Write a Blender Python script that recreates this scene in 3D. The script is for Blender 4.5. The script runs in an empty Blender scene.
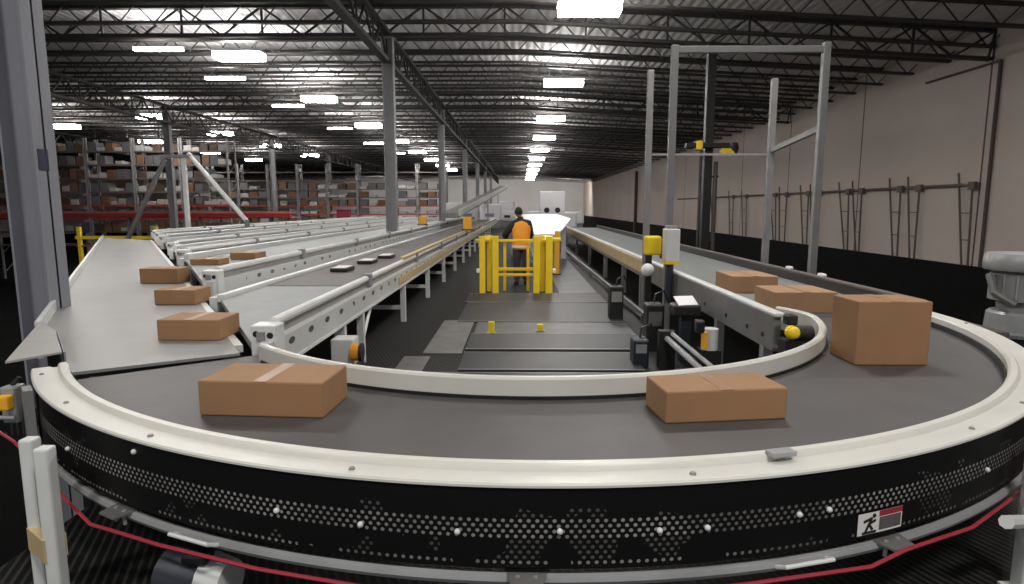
import bpy, bmesh, math, random
from mathutils import Vector, Matrix
random.seed(7)
C = bpy.context.scene.collection
PI = math.pi

# ------------------------------------------------------------------ materials
def mat(name, col, rough=.5, metal=0., var=0., vscale=6., bump=0., emit=None, estr=0., spec=.5):
    m = bpy.data.materials.new(name); m.use_nodes = True
    nt = m.node_tree; b = nt.nodes['Principled BSDF']
    b.inputs['Base Color'].default_value = (*col, 1)
    b.inputs['Roughness'].default_value = rough
    b.inputs['Metallic'].default_value = metal
    b.inputs['Specular IOR Level'].default_value = spec
    if emit:
        b.inputs['Emission Color'].default_value = (*emit, 1)
        b.inputs['Emission Strength'].default_value = estr
    if var or bump:
        tc = nt.nodes.new('ShaderNodeTexCoord')
        n = nt.nodes.new('ShaderNodeTexNoise'); n.inputs['Scale'].default_value = vscale
        n.inputs['Detail'].default_value = 5
        nt.links.new(tc.outputs['Object'], n.inputs['Vector'])
        if var:
            r = nt.nodes.new('ShaderNodeValToRGB')
            r.color_ramp.elements[0].position = .3; r.color_ramp.elements[1].position = .7
            r.color_ramp.elements[0].color = (*[c * (1 - var) for c in col], 1)
            r.color_ramp.elements[1].color = (*[min(1, c * (1 + var)) for c in col], 1)
            nt.links.new(n.outputs['Fac'], r.inputs['Fac'])
            nt.links.new(r.outputs['Color'], b.inputs['Base Color'])
        if bump:
            bp = nt.nodes.new('ShaderNodeBump'); bp.inputs['Strength'].default_value = bump
            bp.inputs['Distance'].default_value = .01
            nt.links.new(n.outputs['Fac'], bp.inputs['Height'])
            nt.links.new(bp.outputs['Normal'], b.inputs['Normal'])
    return m

def nodes(m): return m.node_tree.nodes, m.node_tree.links
def mnode(m, op, a, b=None, c=None):
    nd, lk = nodes(m); n = nd.new('ShaderNodeMath'); n.operation = op
    for i, v in enumerate((a, b, c)):
        if v is None: continue
        if isinstance(v, (int, float)): n.inputs[i].default_value = v
        else: lk.new(v, n.inputs[i])
    return n.outputs[0]
def mixcol(m, fac, c1, c2):
    nd, lk = nodes(m); n = nd.new('ShaderNodeMix'); n.data_type = 'RGBA'
    lk.new(fac, n.inputs[0])
    for k, v in ((6, c1), (7, c2)):
        if isinstance(v, tuple): n.inputs[k].default_value = (*v, 1)
        else: lk.new(v, n.inputs[k])
    return n.outputs[2]

M = {}
M['cream'] = mat('cream_paint', (.67, .66, .61), .38, var=.05, vscale=3)
M['belt'] = mat('rubber_belt', (.082, .078, .078), .55, var=.1, vscale=4)
M['lane_belt'] = mat('lane_belt', (.215, .23, .23), .5, var=.08)
M['lane_belt_dark'] = mat('lane_belt_dark', (.10, .088, .088), .55, var=.12)
M['sheet'] = mat('galvanised_sheet', (.265, .265, .262), .45, var=.05, vscale=2)
M['sheet_pale'] = mat('sheet_pale', (.38, .375, .36), .5, var=.05)
M['white_metal'] = mat('white_metal', (.72, .73, .72), .35, var=.05)
M['grey_metal'] = mat('grey_metal', (.36, .365, .37), .4, .3, var=.12)
M['mid_grey'] = mat('mid_grey_paint', (.26, .255, .255), .5, var=.1)
M['column_grey'] = mat('column_paint', (.26, .265, .30), .5, var=.06, vscale=1.5)
M['column_grey_far'] = mat('column_paint_far', (.30, .30, .31), .5, var=.06)
M['black_metal'] = mat('black_metal', (.012, .012, .012), .5, var=.2)
M['truss'] = mat('truss_paint', (.045, .041, .040), .6, var=.15)
M['girder'] = mat('girder_paint', (.030, .027, .026), .6)
M['steel_post'] = mat('steel_post', (.23, .228, .225), .45, .2, var=.08)
M['yellow'] = mat('yellow_paint', (1.0, .68, .025), .4, var=.08)
M['orange'] = mat('orange_cloth', (.95, .36, .02), .6, var=.06)
M['amber'] = mat('amber_plastic', (.95, .47, .03), .4)
M['carton'] = mat('carton', (.33, .18, .085), .75, var=.08, vscale=3)
M['carton_b'] = mat('carton_pale', (.37, .21, .11), .75, var=.08, vscale=3)
M['tape'] = mat('tape', (.36, .215, .125), .4)
M['paper'] = mat('paper', (.78, .76, .73), .6)
M['red'] = mat('red_paint', (.42, .035, .03), .45, var=.1)
M['pale_red'] = mat('pale_red', (.62, .17, .16), .5)
M['redcord'] = mat('red_cord', (.36, .03, .045), .5)
M['wall'] = mat('wall_paint', (.65, .565, .50), .8, var=.04, vscale=.4)
M['wall_far'] = mat('wall_far_paint', (.62, .61, .61), .8, var=.05, vscale=.3)
M['black_wall'] = mat('black_wainscot', (.005, .005, .005), .8, var=.3, vscale=1, spec=.15)
M['floor'] = mat('dark_concrete', (.006, .006, .006), .9, spec=.05, var=.3, vscale=.5)
M['deckplate'] = mat('deck_plate', (.022, .023, .025), .5, var=.25, vscale=2)
M['deck_light'] = mat('deck_plate_worn', (.085, .088, .094), .5, var=.25, vscale=2)
M['nosing'] = mat('steel_nosing', (.22, .22, .22), .4, .3)
M['bare'] = mat('bare_plate', (.14, .137, .133), .5, var=.2, vscale=5)
M['dark_blue'] = mat('dark_blue', (.02, .025, .06), .5)
M['navy'] = mat('navy_motor', (.035, .04, .055), .5, var=.15)
M['black_cloth'] = mat('black_cloth', (.018, .018, .022), .8)
M['purple_cloth'] = mat('dark_trousers', (.05, .04, .06), .8)
M['skin'] = mat('skin', (.45, .25, .17), .55)
M['hair'] = mat('hair', (.02, .014, .01), .6)
M['frame_grey'] = mat('frame_grey', (.20, .195, .195), .5, var=.1)
M['tan'] = mat('tan_strip', (.62, .46, .25), .5, var=.1)
M['conduit'] = mat('brown_conduit', (.085, .07, .06), .6)
M['bracket'] = mat('wall_frame_paint', (.12, .10, .09), .6)
M['lamp'] = mat('lamp_lens', (.9, .9, .9), .4, emit=(1, .97, .93), estr=50)
M['lamp_up'] = mat('lamp_up_lens', (.9, .9, .9), .4, emit=(1, .97, .95), estr=110)
M['lampbody'] = mat('lamp_body', (.6, .6, .6), .4)
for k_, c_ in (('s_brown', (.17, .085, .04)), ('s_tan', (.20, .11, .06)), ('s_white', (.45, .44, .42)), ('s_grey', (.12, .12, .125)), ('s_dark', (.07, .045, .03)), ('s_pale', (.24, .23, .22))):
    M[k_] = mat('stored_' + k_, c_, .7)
M['wood'] = mat('rack_wood', (.10, .065, .04), .8, var=.15)
M['screen'] = mat('screen', (.8, .82, .85), .3, emit=(.9, .92, 1), estr=.8)
M['teal'] = mat('teal_housing', (.012, .02, .028), .5)
M['white_plastic'] = mat('white_plastic', (.85, .84, .86), .4)
M['maroon'] = mat('maroon', (.30, .02, .06), .5)
# deck: dark steel with thin diagonal bar pattern
def deck_material():
    m = mat('deck_grating', (.014, .014, .014), .6, spec=.2)
    nd, lk = nodes(m); tc = nd.new('ShaderNodeTexCoord'); s = nd.new('ShaderNodeSeparateXYZ')
    lk.new(tc.outputs['Object'], s.inputs[0])
    a = mnode(m, 'ADD', mnode(m, 'MULTIPLY', s.outputs[0], 22.), mnode(m, 'MULTIPLY', s.outputs[1], 9.))
    f = mnode(m, 'LESS_THAN', mnode(m, 'FRACT', a), .35)
    lk.new(mixcol(m, f, (.008, .008, .008), (.036, .036, .034)), nd['Principled BSDF'].inputs['Base Color'])
    return m
M['deck'] = deck_material()
def guard_material():
    m = mat('perforated_guard', (.006, .006, .006), .5, spec=.2)
    nd, lk = nodes(m); tc = nd.new('ShaderNodeUVMap'); s = nd.new('ShaderNodeSeparateXYZ')
    lk.new(tc.outputs['UV'], s.inputs[0])
    U, V = s.outputs[0], s.outputs[1]
    vr = mnode(m, 'DIVIDE', V, .0185)
    row = mnode(m, 'FLOOR', vr)
    off = mnode(m, 'MULTIPLY', mnode(m, 'MODULO', row, 2.), .5)
    fu = mnode(m, 'SUBTRACT', mnode(m, 'FRACT', mnode(m, 'ADD', mnode(m, 'DIVIDE', U, .0285), off)), .5)
    fv = mnode(m, 'MULTIPLY', mnode(m, 'SUBTRACT', mnode(m, 'FRACT', vr), .5), .68)
    d = mnode(m, 'SQRT', mnode(m, 'ADD', mnode(m, 'MULTIPLY', fu, fu), mnode(m, 'MULTIPLY', fv, fv)))
    dot = mnode(m, 'LESS_THAN', d, .235)
    band = mnode(m, 'MULTIPLY', mnode(m, 'GREATER_THAN', V, .5550), mnode(m, 'LESS_THAN', V, .6290))
    low = mnode(m, 'MULTIPLY', mnode(m, 'GREATER_THAN', V, .4625), mnode(m, 'LESS_THAN', V, .481))
    ns = nd.new('ShaderNodeTexNoise'); ns.inputs['Scale'].default_value = 4.5; ns.inputs['Detail'].default_value = 2
    lk.new(tc.outputs['UV'], ns.inputs['Vector'])
    n1 = mnode(m, 'MULTIPLY', mnode(m, 'GREATER_THAN', ns.outputs['Fac'], .57), .30)
    n2 = mnode(m, 'MULTIPLY', mnode(m, 'MULTIPLY', low, mnode(m, 'GREATER_THAN', ns.outputs['Fac'], .44)), .8)
    msk = mnode(m, 'MAXIMUM', band, mnode(m, 'MAXIMUM', n1, n2))
    lim = mnode(m, 'MULTIPLY', mnode(m, 'GREATER_THAN', V, .458), mnode(m, 'LESS_THAN', V, .67))
    nl = nd.new('ShaderNodeTexNoise'); nl.inputs['Scale'].default_value = 1.6
    lk.new(tc.outputs['UV'], nl.inputs['Vector'])
    vary = mnode(m, 'MINIMUM', mnode(m, 'MAXIMUM', mnode(m, 'MULTIPLY', mnode(m, 'SUBTRACT', nl.outputs['Fac'], .32), 4.2), .40), 1.)
    fac = mnode(m, 'MULTIPLY', mnode(m, 'MULTIPLY', dot, msk), mnode(m, 'MULTIPLY', lim, vary))
    lk.new(mixcol(m, fac, (.005, .005, .005), (.30, .29, .27)), nd['Principled BSDF'].inputs['Base Color'])
    return m
M['guard'] = guard_material()
def ceiling_material():
    m = mat('ribbed_roof_deck', (.78, .76, .76), .6)
    nd, lk = nodes(m); tc = nd.new('ShaderNodeTexCoord'); s = nd.new('ShaderNodeSeparateXYZ')
    lk.new(tc.outputs['Object'], s.inputs[0])
    f = mnode(m, 'SINE', mnode(m, 'MULTIPLY', s.outputs[0], 2 * PI / .3))
    bp = nd.new('ShaderNodeBump'); bp.inputs['Strength'].default_value = .6; bp.inputs['Distance'].default_value = .03
    lk.new(f, bp.inputs['Height']); lk.new(bp.outputs['Normal'], nd['Principled BSDF'].inputs['Normal'])
    return m
M['ceiling'] = ceiling_material()
def spot_frame_material(zc):                      # channel with rows of punched dark holes and slots
    m = mat('punched_side_channel', (.62, .63, .62), .4)
    nd, lk = nodes(m); tc = nd.new('ShaderNodeTexCoord'); s = nd.new('ShaderNodeSeparateXYZ')
    lk.new(tc.outputs['Object'], s.inputs[0])
    y = mnode(m, 'SUBTRACT', mnode(m, 'FRACT', mnode(m, 'DIVIDE', s.outputs[1], .42)), .5)
    z = mnode(m, 'SUBTRACT', s.outputs[2], zc)
    q = mnode(m, 'ADD', mnode(m, 'MULTIPLY', mnode(m, 'MULTIPLY', y, y), 46.), mnode(m, 'MULTIPLY', mnode(m, 'MULTIPLY', z, z), 1500.))
    ns = nd.new('ShaderNodeTexNoise'); ns.inputs['Scale'].default_value = 2.2
    lk.new(tc.outputs['Object'], ns.inputs['Vector'])
    f = mnode(m, 'MULTIPLY', mnode(m, 'LESS_THAN', q, 1.), mnode(m, 'GREATER_THAN', ns.outputs['Fac'], .42))
    lk.new(mixcol(m, f, (.6, .61, .6), (.08, .08, .08)), nd['Principled BSDF'].inputs['Base Color'])
    return m
M['punched'] = spot_frame_material(.69)
M['punched_high'] = spot_frame_material(.80)
def wall_material():
    m = M['wall']; nd, lk = nodes(m)
    tc = nd.new('ShaderNodeTexCoord'); s = nd.new('ShaderNodeSeparateXYZ'); lk.new(tc.outputs['Object'], s.inputs[0])
    f = mnode(m, 'LESS_THAN', mnode(m, 'FRACT', mnode(m, 'DIVIDE', mnode(m, 'ADD', s.outputs[1], 1.4), 7.4)), .011)
    b = nd['Principled BSDF']; src = b.inputs['Base Color'].links[0].from_socket
    lk.new(mixcol(m, f, src, (.10, .085, .075)), b.inputs['Base Color'])
wall_material()

# ------------------------------------------------------------------ mesh builder
class MB:
    def __init__(s): s.v = []; s.f = []; s.sm = []; s.uv = {}
    def add(s, vs, fs, smooth=False):
        o = len(s.v); s.v += [tuple(v) for v in vs]
        for f in fs: s.f.append(tuple(o + i for i in f)); s.sm.append(smooth)
        return s
    def box(s, x0, x1, y0, y1, z0, z1, b=0.):
        b = min(b, .45 * min(x1 - x0, y1 - y0, z1 - z0))
        if b <= 0:
            vs = [(x, y, z) for z in (z0, z1) for y in (y0, y1) for x in (x0, x1)]
            return s.add(vs, [(0, 2, 3, 1), (4, 5, 7, 6), (0, 1, 5, 4), (2, 6, 7, 3), (0, 4, 6, 2), (1, 3, 7, 5)])
        bm = bmesh.new(); bmesh.ops.create_cube(bm, size=1)
        for v in bm.verts:
            v.co = Vector(((x0 + x1) / 2 + v.co.x * (x1 - x0), (y0 + y1) / 2 + v.co.y * (y1 - y0), (z0 + z1) / 2 + v.co.z * (z1 - z0)))
        bmesh.ops.bevel(bm, geom=bm.edges[:], offset=b, segments=2, affect='EDGES', profile=.5)
        bm.verts.index_update()
        s.add([v.co[:] for v in bm.verts], [[v.index for v in f.verts] for f in bm.faces]); bm.free(); return s
    def tube(s, pts, r, n=8, cap=True, closed=False):
        pts = [Vector(p) for p in pts]; k = len(pts); rings = []
        up = None
        for i, p in enumerate(pts):
            a = pts[(i - 1) % k] if (i > 0 or closed) else p
            b = pts[(i + 1) % k] if (i < k - 1 or closed) else p
            t = (b - a).normalized()
            if up is None:
                up = Vector((0, 0, 1)) if abs(t.z) < .9 else Vector((1, 0, 0))
            x = t.cross(up).normalized(); y = x.cross(t).normalized(); up = y
            rr = r[i] if isinstance(r, (list, tuple)) else r
            rings.append([p + x * (math.cos(2 * PI * j / n) * rr) + y * (math.sin(2 * PI * j / n) * rr) for j in range(n)])
        vs = [v for R in rings for v in R]; fs = []
        for i in range(k if closed else k - 1):
            for j in range(n):
                a = i * n + j; b = i * n + (j + 1) % n; c = ((i + 1) % k) * n + (j + 1) % n; d = ((i + 1) % k) * n + j
                fs.append((a, b, c, d))
        s.add(vs, fs, True)
        if cap and not closed:
            o = len(s.v) - len(vs)
            s.f.append(tuple(o + j for j in range(n))[::-1]); s.sm.append(False)
            s.f.append(tuple(o + (k - 1) * n + j for j in range(n))); s.sm.append(False)
        return s
    def bar(s, p, q, w, h, up=(0, 0, 1)):
        p = Vector(p); q = Vector(q); t = (q - p).normalized(); u = Vector(up)
        if abs(t.dot(u)) > .95: u = Vector((0, 1, 0))
        x = t.cross(u).normalized() * (w / 2); y = x.cross(t).normalized() * (h / 2)
        vs = [a + sx * x + sy * y for a in (p, q) for sx, sy in ((-1, -1), (1, -1), (1, 1), (-1, 1))]
        return s.add(vs, [(0, 1, 2, 3), (7, 6, 5, 4), (0, 4, 5, 1), (1, 5, 6, 2), (2, 6, 7, 3), (3, 7, 4, 0)])
    def prism(s, poly, z0, z1):
        n = len(poly)
        ar = sum(poly[i][0] * poly[(i + 1) % n][1] - poly[(i + 1) % n][0] * poly[i][1] for i in range(n))
        if ar < 0: poly = poly[::-1]
        vs = [(x, y, z0) for x, y in poly] + [(x, y, z1) for x, y in poly]
        fs = [tuple(range(n))[::-1], tuple(range(n, 2 * n))] + [(i, (i + 1) % n, n + (i + 1) % n, n + i) for i in range(n)]
        return s.add(vs, fs)
    def lathe(s, prof, c, a0=0., a1=2 * PI, n=48, closed_prof=True, smooth=True):
        full = abs(a1 - a0 - 2 * PI) < 1e-6; k = len(prof); m = n if full else n + 1
        vs = []
        for i in range(m):
            a = a0 + (a1 - a0) * i / n
            vs += [(c[0] + r * math.cos(a), c[1] + r * math.sin(a), z) for r, z in prof]
        fs = []
        for i in range(n):
            for j in range(k if closed_prof else k - 1):
                a = i * k + j; b = i * k + (j + 1) % k; i2 = (i + 1) % m
                fs.append((a, b, i2 * k + (j + 1) % k, i2 * k + j))
        s.add(vs, fs, smooth)
        if not full and closed_prof:
            o = len(s.v) - len(vs)
            s.f.append(tuple(o + j for j in range(k))); s.sm.append(False)
            s.f.append(tuple(o + (m - 1) * k + j for j in range(k))[::-1]); s.sm.append(False)
        return s
    def ellipsoid(s, c, rx, ry, rz, n=14, m=8):
        vs = []; fs = []
        for i in range(m + 1):
            t = PI * i / m
            for j in range(n):
                a = 2 * PI * j / n
                vs.append((c[0] + rx * math.sin(t) * math.cos(a), c[1] + ry * math.sin(t) * math.sin(a), c[2] + rz * math.cos(t)))
        for i in range(m):
            for j in range(n): fs.append((i * n + j, (i + 1) * n + j, (i + 1) * n + (j + 1) % n, i * n + (j + 1) % n))
        return s.add(vs, fs, True)
    def build(s, name, material, parent=None, recalc=True):
        me = bpy.data.meshes.new(name); me.from_pydata(s.v, [], s.f)
        me.polygons.foreach_set('use_smooth', s.sm)
        if recalc:
            bm = bmesh.new(); bm.from_mesh(me)
            bmesh.ops.recalc_face_normals(bm, faces=bm.faces[:]); bm.to_mesh(me); bm.free()
        me.materials.append(M[material] if isinstance(material, str) else material)
        if any(s.sm):
            try: me.set_sharp_from_angle(angle=math.radians(35))
            except Exception: pass
        o = bpy.data.objects.new(name, me); C.objects.link(o)
        if parent is not None:
            o.parent = parent
            o.matrix_parent_inverse = Matrix.Translation(parent.location).inverted() if parent.get('_w') else Matrix.Identity(4)
        return o

def tag(o, label=None, cat=None, group=None, kind=None):
    if label: o['label'] = label
    if cat: o['category'] = cat
    if group: o['group'] = group
    if kind: o['kind'] = kind
    return o
def empty(name, loc=(0, 0, 0), label=None, cat=None, group=None, world=False):
    """An Empty at the thing's base; world=True lets its parts be written in scene coordinates."""
    o = bpy.data.objects.new(name, None); C.objects.link(o); o.location = loc; o.empty_display_size = .2
    if world: o['_w'] = 1
    return tag(o, label, cat, group)
def sub(mb, name, material, part):               # a sub-part of a part whose own origin is the world's
    o = mb.build(name, material); o.parent = part; return o
def copy_tree(o, parent=None):
    c = o.copy(); C.objects.link(c)
    if parent is not None: c.parent = parent
    for ch in list(o.children):
        d = copy_tree(ch, c); d.matrix_parent_inverse = ch.matrix_parent_inverse.copy()
    return c

# ================================================================== the setting
LOW = -3.0
WX = 15.1
def roof(x): return 8.12 if x < 0 else 8.12 - .053 * x
tag(MB().box(-80, WX + .3, -4, 152, LOW - .2, LOW).build('floor', 'floor'), kind='structure')
tag(MB().box(WX, WX + .3, 0, 152, LOW, 8.6).build('wall_right', 'wall'), kind='structure')
tag(MB().box(-80, WX, 150, 150.3, LOW, 8.6).build('wall_far', 'wall_far'), kind='structure')
tag(MB().box(-80, -79.7, 0, 150, LOW, 8.6).build('wall_left', 'wall'), kind='structure')
tag(MB().box(WX - .06, WX, 2, 150, LOW, -.3).build('trim_1', 'black_wall'), kind='structure')
cl = MB()
cl.add([(-80, -4, 8.12), (0, -4, 8.12), (WX + .3, -4, roof(WX + .3)), (-80, 152, 8.12), (0, 152, 8.12), (WX + .3, 152, roof(WX + .3)),
        (-80, -4, 8.4), (0, -4, 8.4), (WX + .3, -4, roof(WX + .3) + .28), (-80, 152, 8.4), (0, 152, 8.4), (WX + .3, 152, roof(WX + .3) + .28)],
       [(0, 3, 4, 1), (1, 4, 5, 2), (6, 7, 10, 9), (7, 8, 11, 10), (0, 1, 7, 6), (1, 2, 8, 7), (3, 9, 10, 4), (4, 10, 11, 5), (0, 6, 9, 3), (2, 5, 11, 8)])
tag(cl.build('ceiling', 'ceiling', recalc=False), kind='structure')

# roof joists: top chord, bottom chord (twin angles) and zigzag web, one object per line
JD = .60
def make_joist():
    w = MB()
    xs = -60.; st = 1.15
    while xs < WX - .3:
        for a, b, ta, tb in ((xs, xs + st / 2, 0, 1), (xs + st / 2, xs + st, 1, 0)):
            za = roof(a) - .06 - (JD if ta == 0 else 0); zb = roof(b) - .06 - (JD if tb == 0 else 0)
            w.bar((a, 0, za), (b, 0, zb), .035, .035)
        xs += st
    j = w.build('ceiling_joist', 'truss')
    for nm, dz in (('top_chord', -.05), ('bottom_chord', -.05 - JD)):
        c = MB()
        for y in (-.06, .06):
            c.bar((-60, y, 8.12 + dz), (0, y, 8.12 + dz), .07, .08)
            c.bar((0, y, 8.12 + dz), (WX - .12, y, roof(WX - .12) + dz), .07, .08)
        c.build(nm, 'truss', j)
    return tag(j, kind='structure')
j0 = make_joist(); j0.location.y = 18.6
y = 18.6; n = 0
while y < 128:
    if n: copy_tree(j0).location.y = y
    y += 2.05 if y < 60 else 3.2; n += 1

# girders on the column lines (run away from the camera) and the deep truss across the first column line
def truss_along_y(x, y0, y1, zb, zt, st, bw):
    w = MB(); yy = y0
    while yy < y1 - .01:
        w.bar((x, yy, zb), (x, yy + st / 2, zt), .06, .06); w.bar((x, yy + st / 2, zt), (x, yy + st, zb), .06, .06)
        w.bar((x, yy, zb), (x, yy, zt), .05, .05)
        yy += st
    g = w.build('ceiling_girder', 'girder')
    MB().bar((x, y0, zt), (x, y1, zt), bw, .12).build('top_chord', 'girder', g)
    MB().bar((x, y0, zb), (x, y1, zb), bw, .12).build('bottom_chord', 'girder', g)
    return tag(g, kind='structure')
for x in (-4.3, -19.6, -35.0): truss_along_y(x, 5.8, 125.8, 6.3, 7.2, 1.875, .24)
def truss_along_x(yv):
    w = MB(); xs = -59.
    while xs < WX - 1:
        za = roof(xs) - 1.0; zm = roof(xs + 1.3) - .12; zc = roof(xs + 2.6) - 1.0
        w.bar((xs, yv, za), (xs + 1.3, yv, zm), .06, .06); w.bar((xs + 1.3, yv, zm), (min(xs + 2.6, WX - .2), yv, zc), .06, .06)
        w.bar((xs + 1.3, yv, zm), (xs + 1.3, yv, zm - .9), .06, .06)
        xs += 2.6
    g = w.build('ceiling_girder', 'girder')
    for nm, dz in (('top_chord', -.12), ('bottom_chord', -1.0)):
        c = MB(); c.bar((-59, yv, 8.12 + dz), (0, yv, 8.12 + dz), .2, .11); c.bar((0, yv, 8.12 + dz), (WX - .1, yv, roof(WX - .1) + dz), .2, .11)
        c.build(nm, 'girder', g)
    return tag(g, kind='structure')
for yv in (20.8, 35.8, 50.8): truss_along_x(yv)

# columns -------------------------------------------------------------
def make_column(w, d, top, matname):
    root = empty('steel_column')
    t = .022
    MB().box(-w / 2, -w / 2 + t, -d / 2, d / 2, 0, top).box(w / 2 - t, w / 2, -d / 2, d / 2, 0, top).box(-w / 2, w / 2, -t / 2, t / 2, 0, top).build('shaft', matname, root)
    MB().box(-w * .8, w * .8, -d * .8, d * .8, 0, .04, .005).build('base_plate', matname, root)
    MB().box(-w * .62, w * .62, -d * .62, d * .62, top, top + .03).build('cap_plate', matname, root)
    return root
near = make_column(.30, .27, 9.15, 'column_grey')
near.location = (-4.50, 5.75, LOW)
tag(near, 'huge grey steel column standing close by, beside the pale slide plate', 'column')
lb = MB().box(.150, .156, -.10, .02, 4.98, 5.17).build('blue_marker', 'dark_blue', near); lb['label'] = 'small dark blue rectangle on the column'
col0 = make_column(.36, .30, 10.0, 'column_grey_far')
cols = [(-4.27, 20.8, 'tallest mid-distance grey column behind the lanes, second in the central line', None),
        (-4.45, 35.8, 'slim grey column just beyond the tallest lane column, third in the central line', None),
        (-4.45, 50.8, 'thin grey column, fourth in the line receding beside the aisle', None)]
for i, yy in enumerate((65.8, 80.8, 95.8)): cols.append((-4.45, yy, 'one of the distant thin columns where the aisle line vanishes', 'vanishing columns of the aisle line'))
cols += [(-20., 35.8, 'grey column in front of the racks beside the white A-frame', None),
         (-20., 50.8, 'grey column in the second line, between the A-frame and the red bin', None),
         (-20., 65.8, 'distant grey column just before the red bin beyond the lanes', None),
         (-35.5, 50.8, 'slender pale column rising behind the far end of the slide plate', None),
         (-35.5, 65.8, 'faint distant column half lost among racks left of the A-frame', None)]
for i, (x, yy, lab, grp) in enumerate(cols):
    o = col0 if i == 0 else copy_tree(col0)
    o.location = (x, yy, LOW); tag(o, lab, 'column', grp)
# black column by the right wall
bc = empty('black_column', (6.05, 20.5, LOW), 'black square column rising to the roof in front of the beige wall', 'column')
MB().box(-.13, .13, -.13, .13, 0, 9.78).build('shaft', 'black_metal', bc)
MB().box(-.22, .22, -.22, .22, 0, .04).build('base_plate', 'black_metal', bc)
MB().tube([(.26, -.05, 0), (.26, -.05, 6.1)], .07, 10).build('grey_pipe', 'conduit', bc)
for z in (3.5, 5.6): MB().box(.1, .36, -.10, .02, z, z + .05).build('pipe_clamp', 'black_metal', bc)

# wall things --------------------------------------------------------
def wall_frame(ya, yb, zl, zr, label, wide):
    """Two rods that lean together towards the black band, with rungs and a short top arm."""
    x = WX - .14
    base = empty('tapered_wall_frame', (x, (ya[1] + yb[1]) / 2, -.3), label, 'wall frame', 'tapered frames along the beige wall', world=True)
    P = lambda p, q, t: p + (q - p) * t
    MB().tube([(x, ya[0], zl), (x, ya[1], -.3)], .035, 6).build('upright_rod', 'bracket', base)
    MB().tube([(x, yb[0], zr), (x, yb[1], -.3)], .035, 6).build('leaning_rod', 'bracket', base)
    for z in (.55, 1.45):
        t = (z + .3) / (zl + .3); u = (z + .3) / (zr + .3)
        MB().tube([(x, P(ya[1], ya[0], t), z), (x, P(yb[1], yb[0], u), z)], .018, 6).build('rung', 'bracket', base)
    MB().bar((x, P(ya[1], ya[0], .93), 2.42), (x, yb[0] - .12, zr - .04), .06, .07).build('top_arm', 'bracket', base)
    MB().box(x - .06, x + .06, yb[0] - .16, yb[0] + .16, zr - .15, zr + .12, .02).build('clamp', 'bracket', base)
frames = [((21.69, 21.14), (20.98, 20.84), 'tapered rod frame on the beige wall nearest the grey motor'),
          ((24.48, 23.97), (23.73, 23.69), 'right one of the adjoining wall frames behind the tall brown box'),
          ((25.69, 25.06), (24.89, 24.76), 'left one of the adjoining wall frames behind the tall brown box'),
          ((28.52, 27.83), (27.69, 27.57), 'nearer frame of the wall pair right of the tall front portal post'),
          ((29.72, 28.83), (28.78, 28.52), 'farther frame of the wall pair right of the tall front portal post'),
          ((32.62, 32.05), (31.49, 31.51), 'wall frame hidden partly by the right front portal post'),
          ((33.75, 33.04), (32.75, 32.6), 'wall frame just left of the right front portal post'),
          ((36.46, 36.02), (35.41, 35.35), 'wall frame midway between the two right-hand portal posts'),
          ((37.88, 36.9), (36.9, 36.6), 'wall frame just right of the back portal post'),
          ((42.6, 42.0), (41.6, 41.4), 'wall frame just left of the back portal post'),
          ((45.2, 44.6), (44.2, 44.0), 'wall frame farther along, right of the black column pipe'),
          ((49.4, 48.7), (48.2, 48.0), 'wall frame right beside the black column')]
for a, b, lab in frames: wall_frame(a, b, 2.8, 2.36, lab, 1)
pr = MB().tube([(WX - .07, 21.6, 2.38), (WX - .07, 60, 2.38)], .06, 8).build('wall_pipe', 'bracket')
tag(pr, 'long brown horizontal pipe running along the beige wall above the black band', 'pipe')
cd = empty('wall_conduit', (WX - .05, 20.4, 0), 'tall brown conduit with a bent top arm on the near beige wall', 'conduit', world=True)
MB().tube([(WX - .06, 20.4, -.3), (WX - .06, 20.4, 6.2)], .055, 8).build('riser', 'conduit', cd)
MB().tube([(WX - .06, 20.4, 6.2), (WX - .06, 24.0, 6.2)], .04, 8).build('arm', 'conduit', cd)
for i, yy in enumerate((81., 52.)):
    o = MB().box(WX - .35, WX - .01, yy - .25, yy + .25, LOW, 6.2).build('wall_post', 'conduit')
    tag(o, ('dark wall post seen just left of the back left portal post', 'dark post on the beige wall just left of the black column')[i], 'post', 'dark posts along the beige wall')

# overhead scanner arm with yellow ends on the black column
sc = empty('overhead_arm', (6.05, 20.2, 3.45), 'black overhead arm with yellow ends hung on the black column', 'overhead arm', world=True)
MB().box(5.25, 6.75, 20.05, 20.33, 3.5, 3.66, .02).build('beam', 'black_metal', sc)
MB().box(5.55, 5.75, 20.0, 20.36, 3.44, 3.72, .02).build('yellow_band', 'yellow', sc)
MB().box(6.35, 6.75, 19.98, 20.3, 3.28, 3.48, .03).build('yellow_end', 'yellow', sc)
MB().lathe([(0, 3.66), (.16, 3.66), (.2, 3.5), (.16, 3.34), (0, 3.34)], (6.72, 20.15), n=16, closed_prof=False).build('lamp_head', 'black_metal', sc)

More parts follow.
